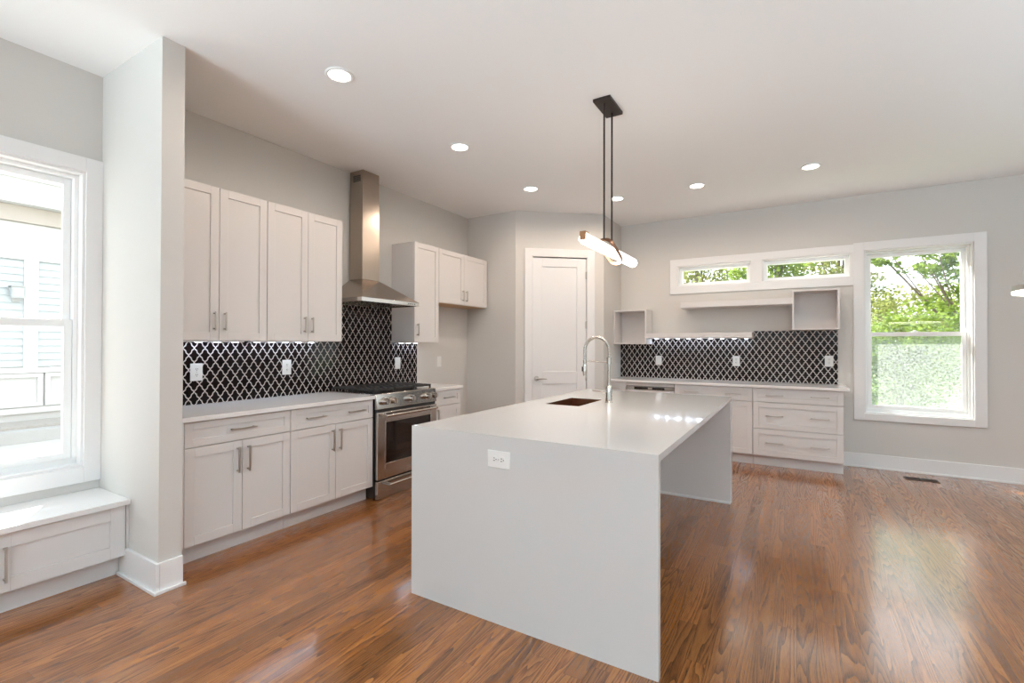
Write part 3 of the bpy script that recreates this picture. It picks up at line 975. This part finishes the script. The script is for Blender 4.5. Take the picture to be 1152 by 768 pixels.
def cube_shelf(x0, x1, z0, z1, label):
    t = thing('cube_shelf', label, 'shelf', (x0, YB - 0.0095, z0), 0.0, 'open box shelves on the window wall')
    w, h, dpt, th = x1 - x0, z1 - z0, 0.31, 0.018
    MB().box(0, th, -dpt, 0, 0, h).build('side_panel', M['cab'], t, 0.001)
    MB().box(w - th, w, -dpt, 0, 0, h).build('side_panel', M['cab'], t, 0.001)
    MB().box(th, w - th, -dpt, 0, 0, th).build('bottom_panel', M['cab'], t, 0.001)
    MB().box(th, w - th, -dpt, 0, h - th, h).build('top_panel', M['cab'], t, 0.001)
    MB().box(th, w - th, -0.016, -0.002, th, h - th).build('back_panel', M['cabin'], t)
cube_shelf(-2.142, -1.700, 1.376, 1.836, 'open white box shelf low in the corner beside the pantry')
cube_shelf(-0.037, 0.412, 1.541, 1.992, 'open white box shelf up beside the large window')
for x0, x1, z0, z1, lb in ((-1.699, -0.447, 1.4575, 1.520, 'lower white floating shelf with lights beneath, right of the corner box'),
                           (-1.263, -0.038, 1.838, 1.908, 'upper white floating shelf under the small high windows')):
    o = MB().box(x0, x1, YB - 0.318, YB - 0.0095, z0, z1).build('floating_shelf', M['cab'], None, 0.0015)
    tag(o, lb, 'shelf', 'floating shelves')
led_bar((-1.69, YB - 0.07, 1.457), 0.0, 1.23, 9, 'long lit light bar under the lower floating shelf', 1.0)

# ------------------------------------------------------------------ window seat
t = thing('window_seat', 'low white bench with panel doors built in under the left window', 'bench', (-3.38, -0.96, 0), LEFT)
SL = 1.238 + 0.96 - 0.002
MB().box(0, SL, -0.045, 0.407, 0.425, 0.455).build('seat_top', M['quartz'], t, 0.002)
MB().box(0, SL, 0.0, 0.407, 0.124, 0.4245).build('carcass', M['cab'], t)
MB().box(0, SL, 0.07, 0.40, 0.0, 0.1235).build('toe_kick', M['cab'], t)
MB().box(SL - 0.012, SL, -0.022, -0.0005, 0.124, 0.4245).build('filler_strip', M['cab'], t)
for i in range(4):
    a = SL - 0.014 - (i + 1) * 0.545
    d = MB().shaker(a + G, a + 0.545 - G, 0.128, 0.418, -0.02, 0.0195, 0.07).build('door', M['cab'], t, 0.0012)
    pull(d, a + 0.05 if i % 2 == 0 else a + 0.51, 0.272, 0.175, True, -0.02)

# ------------------------------------------------------------------ ceiling lights, pendant, ring lamp
t = thing('recessed_light', 'recessed ceiling light closest to the stub wall, first of the range-side row', 'ceiling light', (0, 0, 0), 0, 'recessed ceiling lights')
MB().lathe([(0.066, -0.001), (0.085, -0.001), (0.088, -0.006), (0.080, -0.010), (0.067, -0.008), (0.066, -0.001)]).build('trim_ring', M['vinyl'], t)
MB().cyl((0, 0, -0.0015), (0, 0, -0.005), 0.0655, 28).build('lens', M['lens'], t)
lamp('downlight', 'SPOT', 17, (0, 0, -0.02), (0, 0, 0), (1.0, 0.83, 0.68), t, spot_size=3.05, spot_blend=0.5, shadow_soft_size=0.06)
SPOTS = [((-2.465, 1.989), None), ((-2.472, 3.244), 'recessed ceiling light in front of the range hood'),
         ((-2.470, 4.507), 'recessed ceiling light nearest the pantry corner, third of the range-side row'),
         ((-1.775, 5.315), 'recessed ceiling light behind the pendant rods'),
         ((-0.901, 5.316), 'recessed ceiling light in front of the first high window'),
         ((0.122, 5.294), 'recessed ceiling light nearest the large far window')]
for i, ((x, y), lb) in enumerate(SPOTS):
    o = t if i == 0 else copy_tree(t)
    o.location = (x, y, ZC)
    if lb:
        o['label'] = lb

t = thing('pendant_light', 'lit glass tube pendant hung on two dark rods over the island', 'pendant light', (-1.14, 3.22, 0))
MB().box(-0.062, 0.062, -0.137, 0.137, ZC - 0.022, ZC - 0.001).build('canopy', M['bronze'], t, 0.002)
TZ = 2.030
for y in (-0.08, 0.08):
    MB().cyl((0, y, ZC - 0.02), (0, y, TZ + 0.068), 0.0065, 12).build('rod', M['bronze'], t)
prof = []
mb = MB()
y0, y1, r = -0.462, 0.62, 0.036
ends = [(y0 + 0.0, 0.010), (y0 + 0.004, 0.024), (y0 + 0.014, 0.033), (y0 + 0.03, r), (0.08, r), (y1 - 0.03, r), (y1 - 0.014, 0.033), (y1 - 0.004, 0.024), (y1, 0.010)]
tb = mb.tube([(0, y, TZ) for y, _ in ends], [q for _, q in ends], 24).build('glass_tube', M['tube'], t)
MB().tube([(0, -0.19, TZ), (0, -0.186, TZ)], [r + 0.0012] * 2, 24, caps=False).build('seam', M['nickel'], tb)
# copper clip on the near end
MB().box(-0.022, 0.022, y0 + 0.004, y0 + 0.05, TZ + r - 0.002, TZ + r + 0.006).box(-0.020, 0.020, y0 - 0.004, y0 + 0.003, TZ - 0.012, TZ + r + 0.006).build('end_clip', M['brass'], tb, 0.001)
# slanted band that carries the tube
mb = MB()
pts = []
for k in range(40):
    q = 2 * PI * k / 40
    ca, sa = math.cos(q), math.sin(q)
    e = 0.6
    u = math.copysign(abs(ca) ** e, ca)
    v2 = math.copysign(abs(sa) ** e, sa)
    pts.append(Vector((0.050 * u, 0.06 + 0.155 * -v2, TZ + 0.058 * v2)))
b0 = len(mb.v)
wv = Vector((0, 0.030, 0.022))
for k, p in enumerate(pts):
    rad = Vector((p.x, 0, p.z - TZ)).normalized() * 0.004
    for s1, s2 in ((-1, 0), (1, 0), (1, 1), (-1, 1)):
        mb.v.append(tuple(p + wv * (0.5 * s1) + rad * s2))
for k in range(40):
    l = (k + 1) % 40
    for a in range(4):
        c3 = (a + 1) % 4
        mb.face([b0 + k * 4 + a, b0 + k * 4 + c3, b0 + l * 4 + c3, b0 + l * 4 + a])
mb.build('carrier_band', M['brass'], t)
lamp('tube_light', 'AREA', 5, (0, 0.08, TZ - 0.045), (0, 0, PI / 2), (1.0, 0.88, 0.74), t, shape='RECTANGLE', size=0.95, size_y=0.05)

t = thing('ring_chandelier', 'round lit ring lamp hanging at the right edge of the view', 'chandelier', (1.51, 4.30, 0))
RZ = 1.722
mb = MB()
seg = 64
def ring(rin, rout, z0, z1):
    m = MB()
    prof = [(rin, z0), (rout, z0), (rout, z1), (rin, z1), (rin, z0)]
    for (r_, z_) in prof[:4]:
        for k in range(seg):
            q = 2 * PI * k / seg
            m.v.append((r_ * math.cos(q), r_ * math.sin(q), z_))
    for i in range(4):
        j = (i + 1) % 4
        for k in range(seg):
            l = (k + 1) % seg
            m.face([i * seg + k, i * seg + l, j * seg + l, j * seg + k])
    return m
hoop = ring(0.265, 0.300, RZ - 0.006, RZ + 0.028).build('ring_frame', M['nickel'], t, 0.001)
ring(0.267, 0.2985, RZ - 0.022, RZ - 0.0065).build('light_ring', M['ledring'], hoop)
for q in (0.5, 2.6, 4.7):
    MB().cyl((0.28 * math.cos(q), 0.28 * math.sin(q), RZ + 0.028), (0.02 * math.cos(q), 0.02 * math.sin(q), ZC - 0.03), 0.0015, 6).build('cable', M['nickel'], t)
MB().cyl((0, 0, ZC - 0.03), (0, 0, ZC - 0.001), 0.07, 28).build('canopy', M['nickel'], t)

# ------------------------------------------------------------------ floor register
t = thing('floor_register', 'brown slotted heating register set in the floor below the large window', 'floor vent', (1.09, 6.28, 0))
mb = MB()
mb.box(-0.135, 0.135, -0.058, -0.045, 0.0005, 0.006).box(-0.135, 0.135, 0.045, 0.058, 0.0005, 0.006)
mb.box(-0.135, -0.122, -0.045, 0.045, 0.0005, 0.006).box(0.122, 0.135, -0.045, 0.045, 0.0005, 0.006).box(-0.008, 0.008, -0.045, 0.045, 0.0005, 0.006)
for k in range(16):
    x = -0.115 + k * 0.0148
    if abs(x) > 0.012:
        mb.box(x - 0.002, x + 0.002, -0.045, 0.045, 0.0005, 0.005)
mb.build('grille', M['register'], t)
MB().box(-0.13, 0.13, -0.05, 0.05, 0.0002, 0.0012).build('duct_opening', M['toe'], t)

# ------------------------------------------------------------------ outside
struct('ground_outside', MB().box(-60, 60, YB + TH + 0.01, 60, -0.30, -0.25).box(-60, XW - TH - 0.01, -60, YB + TH + 0.01, -0.30, -0.25)
       .box(XW - TH - 0.01, 60, -60, YR - TH - 0.01, -0.30, -0.25).box(XR + TH + 0.01, 60, YR - TH - 0.01, YB + TH + 0.01, -0.30, -0.25), M['concrete'])
HX = -12.0
# neighbouring house, its long side facing this window
t = thing('neighbor_house', 'pale blue lap-sided neighboring house with white trim outside the left window', 'house', (HX, -6.0, -0.25), LEFT)
HL = 20.0
z = lambda a: a + 0.25
mb = MB().box(0, HL, 0.03, 7.0, 0, z(4.6))
mb.build('wall', M['extwhite'], t)
mb = MB()
posts = [6.0 + 2.90 + (i - 5) * 1.42 for i in range(0, 14)]
zz = z(0.945)
k = 0
while zz < z(2.89):
    zt = min(zz + 0.128, z(2.89))
    mb.hexa([(0, -0.006, zz), (HL, -0.006, zz), (HL, 0.03, zz), (0, 0.03, zz), (0, 0.016, zt), (HL, 0.016, zt), (HL, 0.03, zt), (0, 0.03, zt)])
    zz += 0.128
mb.build('siding', M['siding'], t, smooth=False)
for p in posts:
    if 0.1 < p < HL - 0.1:
        MB().box(p - 0.095, p + 0.095, -0.035, 0.03, z(0.90), z(2.90)).build('corner_board', M['extwhite'], t)
mb = MB().box(0, HL, -0.03, 0.03, z(2.88), z(3.16)).box(0, HL, -0.05, 0.03, z(3.12), z(3.17))
mb.box(0, HL, -0.02, 0.03, z(3.17), z(3.54))
for i in range(int(HL / 0.9)):
    mb.box(0.3 + i * 0.9, 0.36 + i * 0.9, -0.03, 0.0, z(3.17), z(3.54))
mb.build('frieze_board', M['extwhite'], t)
MB().box(0, HL, -0.12, 0.03, z(3.545), z(3.825)).build('beam', M['beam'], t)
MB().box(0, HL, -0.35, 0.03, z(3.83), z(4.25)).box(0, HL, -0.42, 0.0, z(4.25), z(4.45)).build('fascia', M['extwhite'], t)
mb = MB().box(0, HL, -0.04, 0.03, z(0.83), z(0.93)).box(0, HL, -0.03, 0.03, z(0.10), z(0.20))
for i in range(int(HL / 0.75)):
    mb.frame(0.1 + i * 0.75, 0.1 + i * 0.75 + 0.72, z(0.22), z(0.82), -0.025, 0.03, 0.07)
mb.build('wainscot', M['extwhite'], t)
MB().hexa([(-0.3, -0.5, z(4.45)), (HL + 0.3, -0.5, z(4.45)), (HL + 0.3, 7.3, z(4.45)), (-0.3, 7.3, z(4.45)), (-0.3, 3.3, z(6.2)), (HL + 0.3, 3.3, z(6.2)), (HL + 0.3, 3.5, z(6.2)), (-0.3, 3.5, z(6.2))]).build('roof', M['roof'], t)
lp = thing('wall_lantern', 'small grey lantern on the siding of the neighboring house', 'lantern', (HX + 0.006, 2.70, 2.17), LEFT)
MB().box(-0.05, 0.05, -0.03, 0.0, -0.06, 0.05).build('backplate', M['kerb'], lp)
MB().hexa([(-0.07, -0.17, 0.02), (0.07, -0.17, 0.02), (0.07, -0.03, 0.02), (-0.07, -0.03, 0.02), (-0.085, -0.19, 0.19), (0.085, -0.19, 0.19), (0.085, -0.02, 0.19), (-0.085, -0.02, 0.19)]).build('shade', M['siding'], lp)
MB().frame(-0.09, 0.09, 0.0, 0.21, -0.195, -0.18, 0.016).box(-0.095, 0.095, -0.2, 0.0, 0.205, 0.22).build('cage', M['kerb'], lp)
o = MB().box(HX + 0.13, HX + 0.95, -6, 14, -0.249, -0.02).build('gravel_bed', M['gravel'])
tag(o, 'grey gravel strip along the foot of the neighboring house', 'gravel', kind='stuff')
o = MB().box(HX + 0.96, HX + 1.3, -6, 14, -0.249, -0.06).build('kerb', M['kerb'])
o['kind'] = 'structure'
o = MB().box(-40, 40, 7.6, 45, -0.2495, -0.235).build('lawn', M['lawn'])
tag(o, kind='structure')

def tree(label, x, y, blobs, seed, leaf, n, size, trunk):
    """Trunk and boughs with a crown of single folded leaves gathered in clumps."""
    rnd = random.Random(seed)
    t = thing('leafy_tree', label, 'tree', (x, y, -0.235), 0, 'trees outside the far windows')
    top = max(b[2] for b in blobs)
    mb = MB()
    path = [(0, 0, 0), (0.05 * rnd.uniform(-1, 1), 0.05, top * 0.35), (0.15 * rnd.uniform(-1, 1), 0.0, top * 0.7), (0.1, 0.05, top)]
    mb.tube(path, [trunk, trunk * 0.8, trunk * 0.5, trunk * 0.2], 9)
    for b in blobs:
        s = Vector((0, 0, max(0.25, b[2] * 0.45)))
        e = Vector((b[0], b[1], b[2]))
        m_ = s.lerp(e, 0.5) + Vector((0, 0, -0.1))
        mb.tube([s, m_, e], [trunk * 0.4, trunk * 0.25, trunk * 0.08], 6)
        for _ in range(4):
            q = e + Vector((rnd.uniform(-1, 1) * b[3], rnd.uniform(-1, 1) * b[3], rnd.uniform(-.7, .7) * b[3]))
            mb.tube([m_, e.lerp(q, 0.5), q], [trunk * 0.16, trunk * 0.1, trunk * 0.04], 5)
    mb.build('trunk', M['bark'], t)
    cb = MB()
    tot = sum(b[3] ** 2 for b in blobs)
    for b in blobs:
        cnt = int(n * b[3] ** 2 / tot)
        clumps = []
        for _ in range(max(6, cnt // 26)):
            d = Vector((rnd.gauss(0, 1), rnd.gauss(0, 1), rnd.gauss(0, 1))).normalized() * (b[3] * rnd.uniform(0.35, 1.0))
            clumps.append(Vector((b[0], b[1], b[2])) + Vector((d.x, d.y, d.z * 0.8)))
        for _ in range(cnt):
            p = rnd.choice(clumps) + Vector((rnd.gauss(0, 1), rnd.gauss(0, 1), rnd.gauss(0, .7))) * b[3] * 0.13
            if p.z < 0.05:
                continue
            a = Vector((rnd.gauss(0, 1), rnd.gauss(0, 1), rnd.gauss(0, .6))).normalized()
            c_ = a.cross(Vector((rnd.gauss(0, 1), rnd.gauss(0, 1), rnd.gauss(0, 1)))).normalized()
            s = size * rnd.uniform(0.7, 1.3)
            nn = a.cross(c_)
            i0 = len(cb.v)
            cb.v += [tuple(p - a * s * .5), tuple(p + c_ * s * .32 + nn * s * .12), tuple(p + a * s * .5), tuple(p - c_ * s * .32 + nn * s * .12)]
            cb.face([i0, i0 + 1, i0 + 2])
            cb.face([i0, i0 + 2, i0 + 3])
    me = bpy.data.meshes.new('crown')
    me.from_pydata(cb.v, [], cb.f)
    me.materials.append(M[leaf])
    o = bpy.data.objects.new('crown', me)
    COL.objects.link(o)
    o.parent = t
    return t
def big(blobs, f):
    return [tuple(v * f for v in b) for b in blobs]
WIDE = [(0, 0, 3.0, 1.3), (-1.1, .4, 2.4, 1.1), (1.1, .2, 2.3, 1.1), (0, .3, 1.3, 1.2), (0.4, 0.2, 4.2, 1.0)]
TALL = [(0, 0, 3.2, 1.0), (-.7, .3, 2.3, .9), (.6, .2, 2.2, .9), (0, 0, 1.2, 1.0), (.2, .2, 4.2, .8)]
tree('yellow-green bushy tree seen through the left high window', -3.0, 17.0, big(WIDE, 1.2), 1, 'leaf_c', 9500, 0.13, 0.13)
tree('fresh green tree filling the left part of the second high window', -0.5, 12.4, TALL, 2, 'leaf_a', 7500, 0.11, 0.12)
tree('yellow-tinged tree at the right of the second high window', 1.25, 20.0, big(TALL, 1.4), 3, 'leaf_c', 7500, 0.14, 0.12)
tree('low pale green bush behind the large window, left side', 1.45, 9.6, [(0, 0, 1.75, .62), (-.4, .15, 1.5, .6), (.45, .1, 1.65, .6), (0, .1, .7, .7)], 4, 'leaf_a', 6500, 0.075, 0.06)
tree('taller green tree at the right side of the large window', 2.95, 11.95, [(0, 0, 2.3, .85), (-.75, 0, 3.2, .45), (-.2, .1, 3.2, .7), (.35, .3, 3.8, .8), (-.4, .1, 1.3, .8), (.4, .2, 1.2, .8), (-1.4, .1, 3.35, .28)], 5, 'leaf_a', 8200, 0.09, 0.09)
tree('yellowish tree far behind the bush in the large window', 2.6, 15.6, [(0, 0, 2.2, 1.2), (-1.0, .2, 1.8, 1.0), (1.2, .2, 2.4, 1.1), (0.2, 0, 1.0, 1.2)], 6, 'leaf_c', 7000, 0.11, 0.1)
